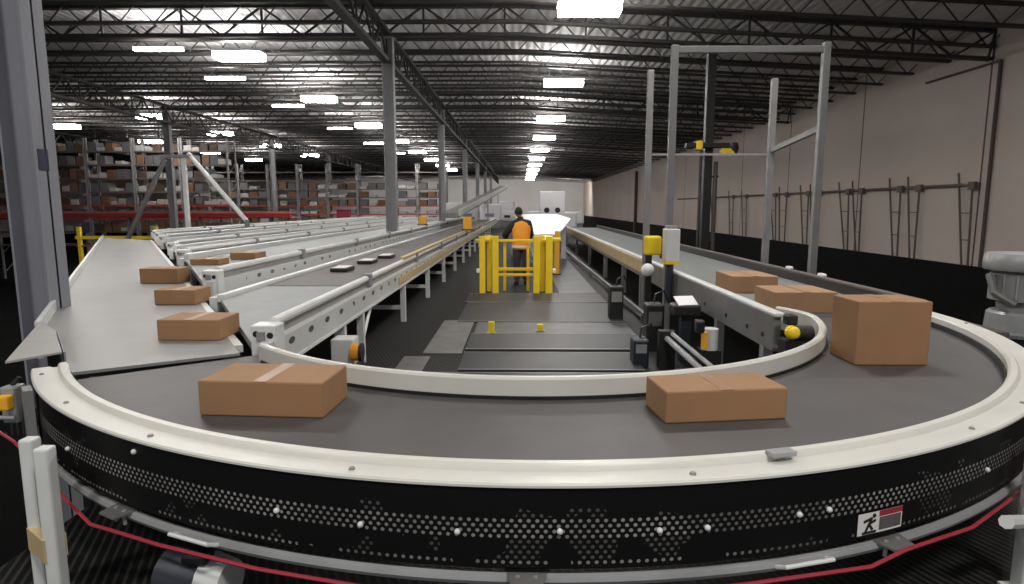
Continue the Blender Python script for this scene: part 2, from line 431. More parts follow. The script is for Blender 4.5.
# ================================================================== the working deck
tag(MB().box(-4.0, 4.9, 4.6, 70, -.12, 0).box(-2.4, 4.9, .5, 4.6, -.12, 0).build('floor_deck', 'deck'), kind='structure')
def plate(x0, x1, y0, y1, h, m, label, nose=True, cat='floor plate', group='dark floor plates of the aisle'):
    o = MB().box(x0, x1, y0, y1, .001, h, .004).build('floor_plate', m)
    tag(o, label, cat, group)
    if nose:
        k = MB().box(x0, x1, y0 + .002, y0 + .03, h, h + .004).build('nosing', 'nosing', o); k['label'] = 'thin bright steel edge'
        MB().box(x0, x1, y1 - .03, y1 - .006, h, h + .003).build('rear_strip', 'nosing', o)
    return o
plate(-.95, 1.25, 5.0, 5.95, .035, 'deckplate', 'near dark floor plate just beyond the curved cream curb')
plate(-.62, 1.25, 6.0, 6.78, .045, 'deckplate', 'dark floor plate, second beyond the curved curb')
plate(-.62, 1.4, 6.84, 7.74, .06, 'deckplate', 'dark raised floor plate right before the two yellow markers')
plate(-.60, 1.5, 7.8, 8.7, .02, 'deck_light', 'worn grey floor plate carrying the two yellow markers')
plate(-.9, 2.0 - .5, 8.76, 10.55, .02, 'deckplate', 'dark floor plate between the yellow markers and the yellow gate')
plate(-.95, 1.5, 10.6, 11.7, .02, 'deckplate', 'dark floor plate right in front of the yellow gate')
plate(.75, 1.48, 11.75, 22., .02, 'deck_light', 'long grey walkway plate passing right of the yellow gate', False)
plate(-1.28, -.99, 5.6, 6.7, .012, 'bare', 'pale bare plate lying left of the near dark floor plates', False, group='bare metal plates')
plate(-1.1, -.66, 6.85, 8.9, .012, 'bare', 'longer pale bare plate beside the yellow floor marker', False, group='bare metal plates')
for i, (x, yy) in enumerate(((-.37, 7.95), (.27, 8.1))):
    mk = MB().box(x - .04, x + .04, yy - .03, yy + .03, .02, .17 if i == 0 else .11, .008).build('floor_marker', 'yellow')
    tag(mk, ('taller yellow floor marker standing on the left of the aisle plates', 'shorter yellow floor marker to the right, on the aisle plates')[i], 'floor marker', 'yellow floor markers')
    MB().box(x - .06, x + .06, yy - .05, yy + .05, .02, .03).build('foot', 'mid_grey', mk)
fr = empty('kick_rail', (1.66, 9, 0), 'thin pale rail along the deck edge right of the yellow gate', 'kick rail', world=True)
MB().bar((1.79, 8.8, .12), (1.60, 24, .12), .05, .05).build('rail', 'nosing', fr)
for k in range(6):
    t = k / 5.; MB().box(1.78 - .18 * t - .02, 1.78 - .18 * t + .02, 8.9 + 15 * t - .02, 8.9 + 15 * t + .02, 0, .1).build('post', 'nosing', fr)

# ================================================================== the curved conveyor
CX, CY = .08, 5.42
cc = (CX, CY)
cv = empty('curved_conveyor', (CX, 1.95, 0), 'big half-ring belt conveyor with cream rims curving across the front', 'conveyor', world=True)
A0, A1 = PI + .62, 2 * PI + .02
MB().lathe([(2.31, .63), (3.34, .63), (3.34, .675), (2.31, .675)], cc, PI + .66, A1, 96).build('belt', 'belt', cv)
ring = [(3.325, .66), (3.325, .755), (3.338, .768), (3.366, .768), (3.374, .760), (3.378, .745), (3.40, .745), (3.412, .752), (3.490, .752), (3.497, .746), (3.497, .738), (3.47, .738), (3.44, .70), (3.44, .66)]
rim = MB().lathe(ring, cc, PI + .634, A1 + .0, 128).build('outer_rim', 'cream', cv)
for a in (3.83, 4.03, 4.25, 4.52, 4.86, 5.25, 5.42, 5.75, 6.1):
    x, yy = CX + 3.45 * math.cos(a), CY + 3.45 * math.sin(a)
    sub(MB().lathe([(0, .760), (.009, .760), (.012, .752), (.012, .750), (0, .750)], (x, yy), n=10, closed_prof=False), 'bolt_head', 'mid_grey', rim)
cl_ = MB().box(-.05, .05, -.025, .025, 0, .02, .006).build('rim_clip', 'grey_metal'); cl_.parent = rim
cl_.location = (CX + 3.385 * math.cos(4.97), CY + 3.385 * math.sin(4.97), .763); cl_.rotation_euler.z = 4.97 + PI / 2
# inner curb: follows the ring, curls inward at the right end
def strip_wall(pts, t, z0, z1):
    mb = MB(); n = len(pts); L = []; R = []
    for i, p in enumerate(pts):
        a = Vector(pts[max(0, i - 1)]); b = Vector(pts[min(n - 1, i + 1)]); d = (b - a).normalized(); nn = Vector((-d.y, d.x))
        p = Vector(p); L.append(p + nn * t / 2); R.append(p - nn * t / 2)
    vs = []
    zb = z1 - .012
    for i in range(n):
        c1 = R[i] + (L[i] - R[i]) * .25; c2 = R[i] + (L[i] - R[i]) * .75
        vs += [(R[i].x, R[i].y, z0), (R[i].x, R[i].y, zb), (c1.x, c1.y, z1), (c2.x, c2.y, z1), (L[i].x, L[i].y, zb), (L[i].x, L[i].y, z0)]
    fs = [(i * 6 + j, i * 6 + (j + 1) % 6, (i + 1) * 6 + (j + 1) % 6, (i + 1) * 6 + j) for i in range(n - 1) for j in range(6)]
    mb.add(vs, fs, True); o = len(mb.v) - len(vs)
    mb.f += [tuple(o + j for j in range(6)), tuple(o + (n - 1) * 6 + j for j in range(6))[::-1]]; mb.sm += [False, False]
    return mb
pts = []
for i in range(81):
    a = PI + .74 + (2 * PI - .22 - PI - .74) * i / 80
    pts.append((CX + 2.33 * math.cos(a), CY + 2.33 * math.sin(a)))
for k in range(1, 9):
    a = 2 * PI - .22 + .20 * k / 8; r = 2.33 - .16 * (k / 8) ** 1.6
    pts.append((CX + r * math.cos(a), CY + r * math.sin(a)))
ib = strip_wall(pts, .05, .60, .79).build('inner_curb', 'cream', cv)
MB().lathe([(2.16, .52), (2.30, .52), (2.30, .62), (2.16, .62)], cc, PI + 1.0, 2 * PI - .62, 64).build('inner_frame', 'black_metal', cv)
# perforated guard with real uv (arc length, height)
gm = MB(); NG = 160; R = 3.488; prof = [(.70, 0), (.455, 0)]
vs = []; uvs = []
for i in range(NG + 1):
    a = PI + .615 + (A1 - PI - .615) * i / NG
    for rr, zz in ((R, .737), (R, .452), (R - .016, .452), (R - .016, .737)):
        vs.append((CX + rr * math.cos(a), CY + rr * math.sin(a), zz)); uvs.append((a * R, zz))
fs = [(i * 4 + j, (i + 1) * 4 + j, (i + 1) * 4 + (j + 1) % 4, i * 4 + (j + 1) % 4) for i in range(NG) for j in range(4)]
gm.add(vs, fs, True); gd = gm.build('perforated_guard', 'guard', cv)
ul = gd.data.uv_layers.new(name='UVMap')
for lp in gd.data.loops: ul.data[lp.index].uv = uvs[lp.vertex_index]
gd['label'] = 'black guard with rows of pale perforations'
for k, (x, yy, z) in enumerate(((-1.522, 2.314, .694), (-.86, 2.054, .586), (-.544, 1.982, .575), (-.208, 1.937, .576), (.134, 1.926, .585), (.469, 1.947, .579), (.635, 1.97, .578), (.975, 2.042, .59), (1.095, 2.076, .591), (1.928, 2.454, .577), (-2.03, 2.634, .575))):
    d = Vector((x - CX, yy - CY)).normalized(); p = Vector((CX, CY)) + d * 3.492
    sub(MB().ellipsoid((p.x, p.y, z), .011, .011, .011, 10, 6), 'guard_bolt', 'white_metal', gd)
MB().lathe([(3.314, .66), (3.3245, .66), (3.3245, .716), (3.314, .716)], cc, PI + .66, A1, 128).build('gap_shade_strip', 'black_metal', cv)  # black strip standing in for the shadowed gap under the rim lip
MB().lathe([(2.3555, .66), (2.364, .66), (2.364, .693), (2.3555, .693)], cc, PI + .76, 2 * PI - .24, 96).build('gap_shade_strip', 'black_metal', cv)  # black strip in place of the shade at the inner curb's foot
# bottom bumper tube
MB().tube([(CX + 3.475 * math.cos(a), CY + 3.475 * math.sin(a), .405) for a in [PI + .6 + (A1 - PI - .6) * i / 120 for i in range(121)]], .021, 8).build('bumper_tube', 'grey_metal', cv)
MB().lathe([(3.1, .42), (3.44, .42), (3.44, .46), (3.1, .46)], cc, PI + .6, A1, 96).build('under_frame', 'black_metal', cv)
# support legs
def leg_at(a, r, base=0., w=.10):
    x, yy = CX + r * math.cos(a), CY + r * math.sin(a)
    t = Vector((-math.sin(a), math.cos(a)))
    for k, s in enumerate((-.085, .085)):
        p = (x + t.x * s, yy + t.y * s)
        MB().box(p[0] - w / 2 * .8, p[0] + w / 2 * .8, p[1] - w / 2 * .8, p[1] + w / 2 * .8, base, .68, .01).build('leg', 'white_metal', cv)
    MB().bar((x - t.x * .09, yy - t.y * .09, .24), (x + t.x * .09, yy + t.y * .09, .24), .085, .10).build('leg_plate', 'tan', cv)
leg_at(PI + .958, 3.635, w=.075)
x_, y_ = CX + 3.59 * math.cos(2 * PI - .945), CY + 3.59 * math.sin(2 * PI - .945)
MB().box(x_ - .04, x_ + .04, y_ - .035, y_ + .035, 0, .70, .008).build('leg', 'white_metal', cv)
MB().box(x_ - .07, x_ + .07, y_ - .06, y_ + .06, 0, .012).build('foot_plate', 'white_metal', cv)
leg_at(2 * PI - .10, 3.58, w=.10)
MB().tube([(1.95, 2.36, .40), (2.14, 2.50, .33)], .028, 8).build('leg_brace', 'white_metal', cv)
aB = PI + .745
pp = [(CX + r * math.cos(aB + t), CY + r * math.sin(aB + t)) for r, t in ((3.505, -.018), (3.545, -.018), (3.545, .018), (3.505, .018))]
MB().prism(pp, .42, .735).build('rim_bracket', 'mid_grey', cv)
# cord brackets under the guard
for k, a in enumerate((PI + 1.06, PI + 1.555, 2 * PI - 1.19)):
    r = 3.50; x, yy = CX + r * math.cos(a), CY + r * math.sin(a); t = Vector((-math.sin(a), math.cos(a))); nr = Vector((math.cos(a), math.sin(a)))
    mb = MB().prism([(x - t.x * .075 - nr.x * .05, yy - t.y * .075 - nr.y * .05), (x + t.x * .075 - nr.x * .05, yy + t.y * .075 - nr.y * .05), (x + t.x * .05 + nr.x * .055, yy + t.y * .05 + nr.y * .055), (x - t.x * .05 + nr.x * .055, yy - t.y * .05 + nr.y * .055)], .418, .426)
    br = mb.build('cord_bracket', 'bare', cv)
    for s in (-.03, .03):
        sub(MB().tube([(x + t.x * s, yy + t.y * s, .37), (x + t.x * s, yy + t.y * s, .43)], .008, 8), 'eye_bolt', 'grey_metal', br)
for a in (PI + 1.19, 2 * PI - 1.305):
    P = lambda da, r, z: (CX + r * math.cos(a + da), CY + r * math.sin(a + da), z)
    MB().tube([P(-.03, 3.49, .405), P(-.028, 3.53, .425), P(.028, 3.53, .425), P(.03, 3.49, .405)], .008, 8).build('small_handle', 'white_metal', cv)
# warning sticker on the guard
st = Vector((1.225 - CX, 2.118 - CY)); aS = math.atan2(2.118 - CY, 1.225 - CX); aE = math.atan2(2.197 - CY, 1.431 - CX)
def sticker(name, m, u0, u1, v0, v1, lift, parent=None):
    mb = MB(); n = 6; vs = []
    for i in range(n + 1):
        a = aS + (aE - aS) * (u0 + (u1 - u0) * i / n)
        for z in (v0, v1): vs.append((CX + (3.489 + lift) * math.cos(a), CY + (3.489 + lift) * math.sin(a), .465 + .084 * z))
    mb.add(vs, [(2 * i, 2 * i + 2, 2 * i + 3, 2 * i + 1) for i in range(n)]); o = mb.build(name, m, parent); return o
ws = sticker('warning_sticker', 'paper', 0, 1, 0, 1, .0012, cv); ws['label'] = 'white warning sticker with a figure and a red header'
sticker('text_panel', 'bracket', .47, .97, .10, .70, .0022, ws)
sticker('red_header', 'redcord', .46, 1, .74, 1, .0022, ws)
for k, v in enumerate((.2, .32, .44, .56)): sticker('text_line', 'bare', .52, .80 + .1 * (k % 2), v, v + .05, .0032, ws)
def fig(uvs_, w):                               # small black pictogram of a struck figure
    for (u0, v0), (u1, v1) in uvs_:
        a0 = aS + (aE - aS) * u0; a1 = aS + (aE - aS) * u1
        p = lambda a, v: Vector((CX + 3.4915 * math.cos(a), CY + 3.4915 * math.sin(a), .465 + .084 * v))
        yield p(a0, v0), p(a1, v1)
pg = MB()
for p, q in fig([((.16, .12), (.24, .5)), ((.24, .5), (.30, .78)), ((.24, .5), (.38, .62)), ((.10, .10), (.40, .10)), ((.24, .48), (.32, .2)), ((.12, .62), (.30, .74))], 1): pg.bar(p, q, .008, .003, up=(.3, -1, 0))
p = list(fig([((.34, .84), (.36, .86))], 1))[0][0]; pg.ellipsoid(p, .008, .003, .008, 8, 6)
o = pg.build('pictogram', 'black_metal'); o.parent = ws

# red pull cord
cord = [(-2.80, 3.02, .60)] + [(CX + r * math.cos(PI + a), CY + r * math.sin(PI + a), z) for a, r, z in
        ((.80, 3.61, .53), (.88, 3.565, .46), (.97, 3.56, .40), (1.03, 3.565, .362), (1.09, 3.565, .385), (1.16, 3.57, .40), (1.29, 3.57, .405), (1.40, 3.57, .40),
         (1.555, 3.575, .395), (1.66, 3.57, .40), (1.755, 3.57, .41), (1.90, 3.57, .398), (1.945, 3.57, .43), (2.06, 3.56, .42), (2.195, 3.512, .395), (2.34, 3.56, .44))]
tag(MB().tube(cord, .0075, 6).build('pull_cord', 'redcord'), 'thin red emergency pull cord strung below the black perforated guard', 'cord')
# emergency switch on the left leg
sw = empty('stop_switch', (-2.73, 3.18, .5), 'grey switch box with a yellow block at the left end of the rim', 'switch', world=True)
MB().box(-2.77, -2.69, 3.16, 3.25, .50, .70, .01).build('housing', 'grey_metal', sw)
MB().box(-2.755, -2.69, 3.11, 3.16, .585, .665, .01).build('yellow_block', 'amber', sw)
MB().tube([(-2.86, 3.14, .54), (-2.68, 3.14, .54)], .012, 8).build('lever', 'grey_metal', sw)
MB().tube([(-2.73, 3.2, .70), (-2.70, 3.22, .74)], .012, 8).build('cable_gland', 'black_metal', sw)
# small motor on the deck under the front
mo = empty('floor_motor', (-1.2, 2.12, 0), 'dark blue motor with a white end cover on the deck below the cord', 'motor', world=True)
MB().tube([(-1.43, 2.34, .17), (-1.25, 2.30, .17)], .10, 18).build('motor_body', 'navy', mo)
MB().tube([(-1.245, 2.299, .17), (-1.15, 2.278, .17)], [.105, .085], 18).build('end_cover', 'white_metal', mo)
MB().box(-1.32, -1.22, 2.23, 2.31, .262, .305, .01).build('terminal_box', 'black_metal', mo)
MB().box(-1.45, -1.2, 2.24, 2.40, .0, .08).build('foot_plate', 'navy', mo)

# ================================================================== merge slide plate (left)
d = Vector((-.538, .843))
mg = empty('slide_plate', (-2.9, 4.5, LOW), 'wide pale grey metal slide plate running diagonally into the curved belt', 'slide plate', world=True)
PR = Vector((-1.837, 3.957)); PF = Vector((-2.592, 3.464)); TL = Vector((-3.642, 4.586)); SL = 17.3
CP = [Vector((-2.899, 3.37)), Vector((-2.756, 3.615)), Vector((-3.299, 4.282)), TL]
ZS = .70; nl = Vector((-.843, -.538))
MB().prism([PF, PR, PR + d * 16.5, TL + d * SL, TL, CP[2], CP[1]], ZS - .018, ZS).build('deck_sheet', 'sheet', mg)
MB().prism(CP, .775, .787).build('corner_plate', 'sheet_pale', mg)
MB().bar((*(CP[1] - nl * .012), .742), (*(CP[2] - nl * .012), .742), .010, .08).build('step_plate', 'mid_grey', mg)
MB().prism([TL, TL + d * SL, TL + d * SL + nl * .035, TL + nl * .035], ZS - .20, .787).build('edge_trim', 'white_metal', mg)
MB().prism([PR + d * .25, PR + d * 16.5, PR + d * 16.5 - nl * .055, PR + d * .25 - nl * .055], ZS - .05, ZS + .0).build('transfer_edge', 'white_metal', mg)
MB().prism([PF + d * 1.15, PR + d * .95, PR + d * 16.3, TL + d * (SL - .3), TL + d * .2], ZS - .30, ZS - .02).build('under_frame', 'black_metal', mg)
for k in range(5):
    p = TL + d * (.6 + 3.8 * k) - nl * .10
    MB().box(p.x - .05, p.x + .05, p.y - .05, p.y + .05, LOW, ZS - .3).build('leg', 'mid_grey', mg)

# ================================================================== left lanes
def end_y(x): return 3.957 + (-1.837 - x) * 1.567 + .24
def lane(x0, x1, y1, label, nearest=False, legs=True, leg_base=LOW):
    """Belt conveyor along the aisle whose near end is cut to the slide plate's diagonal edge."""
    ya, yb = end_y(x0), end_y(x1)                 # x0 = far-left side, x1 = right side
    L = empty('lane_conveyor', ((x0 + x1) / 2, (ya + yb) / 2, leg_base), label, 'conveyor', 'lane conveyors that end at the slide plate', world=True)
    zb = .74 if nearest else .845
    ys = 7.1 if nearest else ya + .6
    MB().prism([(x0 + .1, ya - .08), (x1 - .1, yb + .08), (x1 - .1, ys), (x0 + .1, ys)] if nearest else [(x0 + .1, ya - .08), (x1 - .1, yb + .08), (x1 - .1, ya + .6), (x0 + .1, ya + .6)], zb - .05, zb).build('front_belt', 'lane_belt', L)
    MB().box(x0 + .1, x1 - .1, ys + .02, y1, zb - .05, zb + .004).build('belt', 'lane_belt_dark' if nearest else 'lane_belt', L)
    # right side: punched channel, dark slot, rounded top rail, inner guide
    MB().box(x1 - .02, x1 + .06, yb, y1, zb - .175, zb + .015, .006).build('side_channel', 'punched' if nearest else 'punched_high', L)
    MB().box(x1 + .0, x1 + .07, yb, y1, zb - .2, zb - .175).build('lower_flange', 'white_metal', L)
    MB().box(x1 - .05, x1 - .0, yb + .05, y1, zb + .015, zb + .075).build('dark_slot', 'mid_grey', L)
    MB().tube([(x1 + .0, yb + .22, zb + .115), (x1 + .0, y1, zb + .115)], .035, 10).build('top_rail', 'white_metal', L)
    MB().box(x1 - .10, x1 - .07, yb + .12, y1, zb, zb + .085, .004).build('inner_guide', 'grey_metal', L)
    # left side
    MB().box(x0 - .06, x0 + .02, ya, y1, zb - .175, zb + .015, .006).build('side_channel', 'white_metal', L)
    MB().box(x0 + .02, x0 + .1, ya, y1, zb - .04, zb + (.045 if nearest else .09), .01).build('left_guide', 'white_metal', L)
    # white end bracket
    e = MB().box(x1 - .10, x1 + .08, yb + .07, yb + .22, zb - .14, zb + .12, .012).build('end_bracket', 'white_metal', L)
    for dx, dz in ((-.06, .06), (.035, .05), (.0, -.03)):
        sub(MB().tube([(x1 + dx, yb + .066, zb + dz), (x1 + dx, yb + .08, zb + dz)], .022, 10), 'bolt_hole', 'black_metal', e)
    k = 0; yy = yb + 2.9
    while yy < min(y1, 30):
        MB().box(x1 - .03, x1 + .05, yy - .06, yy + .06, zb + .02, zb + .17, .01).build('rail_clamp', 'mid_grey', L); yy += 3.2
    if nearest:
        MB().box(x1 - .03, x1 + .035, 9.0, 34, zb + .151, zb + .185).build('tan_strip', 'tan', L)
        MB().box(x1 + .061, x1 + .075, 8.4, 34, .60, .69).build('tan_strip', 'tan', L)
    yy = yb + 2.45
    while yy < min(y1, 36):
        for x in (x1 + .03, x0 + .0):
            if x < x1 and yy < ya + .5: continue
            MB().box(x - .035, x + .035, yy - .035, yy + .035, leg_base, zb - .18).build('leg', 'white_metal' if nearest else 'mid_grey', L)
        if yy > ya + .5: MB().box(x0, x1, yy - .02, yy + .02, .18, .24).build('cross_brace', 'white_metal' if nearest else 'mid_grey', L)
        yy += 2.4 if nearest else 5
    return L
L1 = lane(-3.05, -1.72, 46, 'near left lane conveyor, right edge beside the aisle, with tan rail strips', True, leg_base=0.)
MB().tube([(-1.69, 6.95, .58), (-1.69, 6.45, .18)], .02, 8).build('leg_brace', 'white_metal', L1)
MB().box(-1.76, -1.66, 5.75, 5.82, 0, .58).build('leg', 'white_metal', L1)
lane(-5.22, -3.36, 46, 'lane conveyor carrying the two small cartons near its end, second from the aisle')
lane(-6.55, -5.46, 46, 'narrow empty lane conveyor, third from the aisle')
lane(-8.35, -6.85, 46, 'empty lane conveyor, fourth from the aisle')
lane(-9.5, -8.7, 46, 'empty lane conveyor, fifth from the aisle')
lane(-10.3, -9.85, 46, 'very narrow empty lane conveyor, sixth from the aisle')
lane(-11.6, -10.75, 46, 'outermost narrow lane conveyor next to the rack side')
# drive unit below lane 1
dv = empty('lane_drive', (-1.6, 5.35, 0), 'white drive box with an orange cap under the near left lane', 'drive', world=True)
MB().box(-1.66, -1.46, 5.30, 5.5, .26, .5, .012).build('housing', 'white_metal', dv)
MB().tube([(-1.47, 5.29, .39), (-1.39, 5.29, .39)], .075, 14).build('orange_cap', 'orange', dv)
MB().tube([(-1.40, 5.29, .39), (-1.375, 5.29, .39)], .08, 14).build('black_ring', 'black_metal', dv)
MB().box(-1.7, -1.42, 5.28, 5.52, 0., .26).build('stand', 'black_metal', dv)
rl = MB().lathe([(.16, .0), (.2, .0), (.2, .06), (.16, .06)], (-1.35, 4.75), n=24).build('hose_coil', 'grey_metal')
tag(rl, 'coiled grey hose on the deck behind the curb, below the orange cap', 'hose')
# amber boxes on rails further along
for i, (x, yy, z) in enumerate(((-1.64, 19.5, .945), (-3.36, 21.5, 1.05))):
    o = MB().box(x - .13, x + .13, yy - .15, yy + .15, z, z + (.40 if i == 0 else .28), .02).build('sensor_box', 'amber')
    tag(o, ('orange sensor box on the tan rail beside the aisle', 'smaller orange sensor box on the rail of the second lane')[i], 'sensor', 'orange sensor boxes')
    MB().box(x - .16, x + .16, yy - .17, yy + .17, z - .012, z + .02).build('mount', 'black_metal', o)
ic = empty('incline_conveyor', (-3.4, 26, LOW), 'distant inclined belt rising to the roof end behind the left lanes', 'conveyor', world=True)
MB().bar((-2.9, 26, 1.3), (-1.6, 60, 3.5), .7, .22).build('frame', 'mid_grey', ic)
MB().bar((-2.53, 26, 1.4), (-1.23, 60, 3.6), .06, .25).build('side_guard', 'white_metal', ic)
for t in (.6, .9): MB().box(-2.9 + 1.3 * t - .3, -2.9 + 1.3 * t - .22, 26 + 34 * t - .05, 26 + 34 * t + .05, LOW, 1 + 2.4 * t).build('leg', 'mid_grey', ic)

# ================================================================== right straight conveyor
rc = empty('straight_conveyor', (2.8, 5.5, 0), 'long straight belt conveyor on the right feeding the curved belt', 'conveyor', world=True)
MB().box(2.05, 3.55, 5.50, 29, .64, .70).build('belt', 'lane_belt', rc)
MB().box(1.985, 2.045, 4.8, 29, .52, .80, .006).build('side_frame', 'frame_grey', rc)
MB().box(1.975, 2.06, 4.76, 29, .80, .835, .012).build('top_rail', 'white_metal', rc)
MB().box(3.56, 3.62, 5.52, 29, .50, .80, .006).build('side_frame', 'black_metal', rc)
MB().box(3.55, 3.64, 5.52, 29, .80, .83, .01).build('top_rail', 'bracket', rc)
MB().box(1.952, 1.983, 9.8, 26, .60, .80).build('tan_panel', 'tan', rc)
for k, yy in enumerate((5.0, 6.2, 10.2, 12, 14.6, 18, 22, 27)):
    for x in (2.02, 3.58):
        if yy < 5.4 and x > 3: continue
        MB().box(x - .04, x + .04, yy - .04, yy + .04, 0, .53).build('leg', 'grey_metal', rc)
for yy in (5.0, 5.35, 5.9, 6.6): MB().tube([(1.978, yy, .62), (1.99, yy, .62)], .02, 10).build('bolt_hole', 'black_metal', rc)
for i, yy in enumerate((7.3, 8.2)):
    o = MB().box(3.56, 3.615, yy, yy + .14, .8305, .865, .012).build('guide_light', 'white_plastic')
    tag(o, ('small white reflector on the right rail nearer the tall carton', 'small white reflector on the right rail farther along')[i], 'reflector', 'white reflectors on the right rail')
    MB().box(3.565, 3.61, yy + .02, yy + .12, .865, .869).build('lens', 'paper', o)
# clutter along the left side of the straight conveyor: control stand, motor with yellow cap, junctions
ds = empty('drive_motor', (1.72, 5.6, 0), 'black gear motor with a round yellow cap by the inner curb end', 'motor', world=True)
MB().tube([(2.05, 4.60, .71), (2.19, 4.60, .71)], .058, 14).build('motor_body', 'black_metal', ds)
MB().tube([(2.02, 4.52, .73), (2.02, 4.56, .73)], .05, 16).build('yellow_cap', 'yellow', ds)
MB().ellipsoid((2.02, 4.51, .73), .046, .03, .046).build('cap_dome', 'yellow', ds)
MB().box(2.0, 2.08, 4.58, 4.68, .77, .85, .015).build('terminal_box', 'black_metal', ds)
MB().box(1.98, 2.16, 4.55, 4.68, 0.0, .66).build('stand', 'black_metal', ds)
cs = empty('control_stand', (1.8, 6.4, 0), 'small tilted white screen on a dark stand beside the straight conveyor', 'control panel', world=True)
MB().box(1.70, 1.80, 6.45, 6.55, 0, .56).build('stand', 'teal', cs)
MB().box(1.60, 1.88, 6.36, 6.60, .52, .64, .02).build('housing', 'black_metal', cs)
s = MB().box(-.11, .11, -.08, .08, 0, .012, .004).build('screen', 'white_plastic', cs)
s.matrix_parent_inverse = Matrix.Identity(4); s.location = (-.06, .06, .67); s.rotation_euler = (.5, 0, .2)
gb = empty('gear_drive', (1.78, 5.85, 0), 'pale cylinder drive with a yellow label under the straight conveyor rail', 'drive', world=True)
MB().tube([(1.79, 5.75, .32), (1.79, 5.75, .52)], .075, 16).build('cylinder', 'white_metal', gb)
MB().box(1.70, 1.735, 5.64, 5.72, .34, .50).build('yellow_label', 'amber', gb)
MB().box(1.70, 1.88, 5.67, 5.85, 0, .32).build('stand', 'black_metal', gb)
MB().box(1.62, 1.7, 5.6, 5.7, .50, .62, .02).build('valve', 'black_metal', gb)
for i, (x, yy, w, h, m) in enumerate(((1.55, 7.1, .2, .55, 'black_metal'), (1.25, 6.35, .16, .3, 'teal'), (1.42, 9.1, .2, .5, 'black_metal'))):
    b = MB().box(x - w / 2, x + w / 2, yy - .12, yy + .12, .0, h, .02).build('junction_box', m)
    tag(b, ('black junction box on the deck beside the front left portal post', 'low teal junction box on the deck at the aisle side', 'black junction box standing near the back left portal post')[i], 'junction box', 'junction boxes beside the straight conveyor')
    MB().tube([(x, yy, h), (x + .02, yy + .03, h + .10), (x + .12, yy + .06, h + .14), (x + .22, yy + .08, h - .06)], .012, 6).build('cable', 'black_metal', b)
    MB().box(x - w / 2 + .02, x + w / 2 - .03, yy - .128, yy - .118, h * .55, h * .85).build('cover_plate', 'mid_grey' if i else 'bare', b)

sk_ = empty('strut_frame', (1.7, 5.2, 0), 'low frame of grey slanting struts under the end of the straight conveyor', 'strut frame', world=True)
MB().tube([(1.48, 6.25, .34), (1.74, 4.91, .10)], .03, 8).build('strut', 'grey_metal', sk_)
MB().tube([(1.54, 6.2, .38), (1.82, 4.91, .15)], .022, 8).build('strut', 'grey_metal', sk_)
MB().box(1.62, 1.9, 4.86, 4.96, 0, .17).build('foot_block', 'black_metal', sk_)
MB().box(1.42, 1.58, 6.18, 6.30, 0, .40).build('rear_block', 'black_metal', sk_)
plate(1.28, 1.93, 5.0, 7.85, .012, 'black_metal', 'black mat added to darken the deck under the boxes beside the straight conveyor', False, 'mat', None)  # made-up dark sheet, added to darken the deck among the clutter
# steel portal frame ------------------------------------------------
pf = empty('portal_frame', (2.8, 8.6, 0), 'tall grey steel portal frame of four posts straddling the straight conveyor', 'portal frame', world=True)
for x, yy, zt, z0 in ((1.905, 8.0, 3.62, 0), (3.76, 8.0, 3.65, 0), (1.90, 9.4, 3.62, 0), (3.70, 9.4, 3.5, 0)):
    p = MB().box(x - .044, x + .044, yy - .042, yy + .042, z0, zt, .008).build('post', 'steel_post', pf)
    sub(MB().box(x - .065, x + .065, yy - .09, yy + .09, z0, z0 + .02), 'foot_plate', 'steel_post', p)
MB().box(1.95, 3.72, 7.97, 8.03, 3.53, 3.61, .006).build('cross_beam', 'steel_post', pf)
MB().bar((3.75, 8.04, 2.62), (3.71, 9.36, 2.48), .06, .07).build('side_arm', 'mid_grey', pf)
MB().bar((1.94, 9.4, 2.42), (3.66, 9.4, 2.42), .03, .03).build('rear_beam', 'mid_grey', pf)
kb = empty('control_box', (1.86, 7.9, .95), 'white control box with a yellow base strip on the front portal post', 'control box', world=True)
MB().box(1.815, 1.99, 7.74, 7.945, .98, 1.38, .012).build('housing', 'white_metal', kb)
MB().box(1.82, 1.985, 7.735, 7.94, .94, .98).build('yellow_strip', 'yellow', kb)
MB().tube([(1.90, 7.85, .94), (1.90, 7.88, .5)], .045, 10).build('conduit', 'navy', kb)
MB().box(1.84, 1.96, 7.78, 7.93, 1.38, 1.42, .01).build('lid', 'mid_grey', kb)
yb_ = empty('yellow_scanner', (1.72, 8.5, .9), 'yellow scanner unit on a stand left of the white control box', 'scanner', world=True)
MB().box(1.70, 1.92, 8.42, 8.6, 1.0, 1.26, .03).build('housing', 'yellow', yb_)
MB().ellipsoid((1.74, 8.44, .80), .09, .07, .09).build('sensor_dome', 'white_plastic', yb_)
MB().box(1.72, 1.80, 8.46, 8.54, 0, 1.0).build('stand', 'black_metal', yb_)
MB().box(1.92, 1.97, 8.44, 8.56, .95, 1.2, .01).build('side_plate', 'maroon', yb_)

# right gear motor ---------------------------------------------------
gmx, gmy = 4.52, 5.6
gr = empty('vertical_gear_motor', (gmx, gmy, 0), 'large grey vertical gear motor at the right edge beyond the rim', 'motor', world=True)
MB().lathe([(0, .0), (.22, .0), (.22, .5), (0, .5)], (gmx, gmy), n=28, closed_prof=False).build('pedestal', 'black_metal', gr)
MB().lathe([(0, .5), (.27, .5), (.28, .53), (.25, .55), (.24, .70), (.22, .72), (0, .72)], (gmx, gmy), n=32, closed_prof=False).build('base_drum', 'grey_metal', gr)
MB().lathe([(0, .72), (.17, .72), (.17, .80), (.24, .82), (.24, 1.06), (.19, 1.10), (0, 1.10)], (gmx, gmy), n=28, closed_prof=False).build('gearbox', 'mid_grey', gr)
MB().lathe([(0, 1.09), (.29, 1.09), (.30, 1.11), (.30, 1.20), (.28, 1.24), (0, 1.25)], (gmx, gmy), n=32, closed_prof=False).build('cap', 'grey_metal', gr)
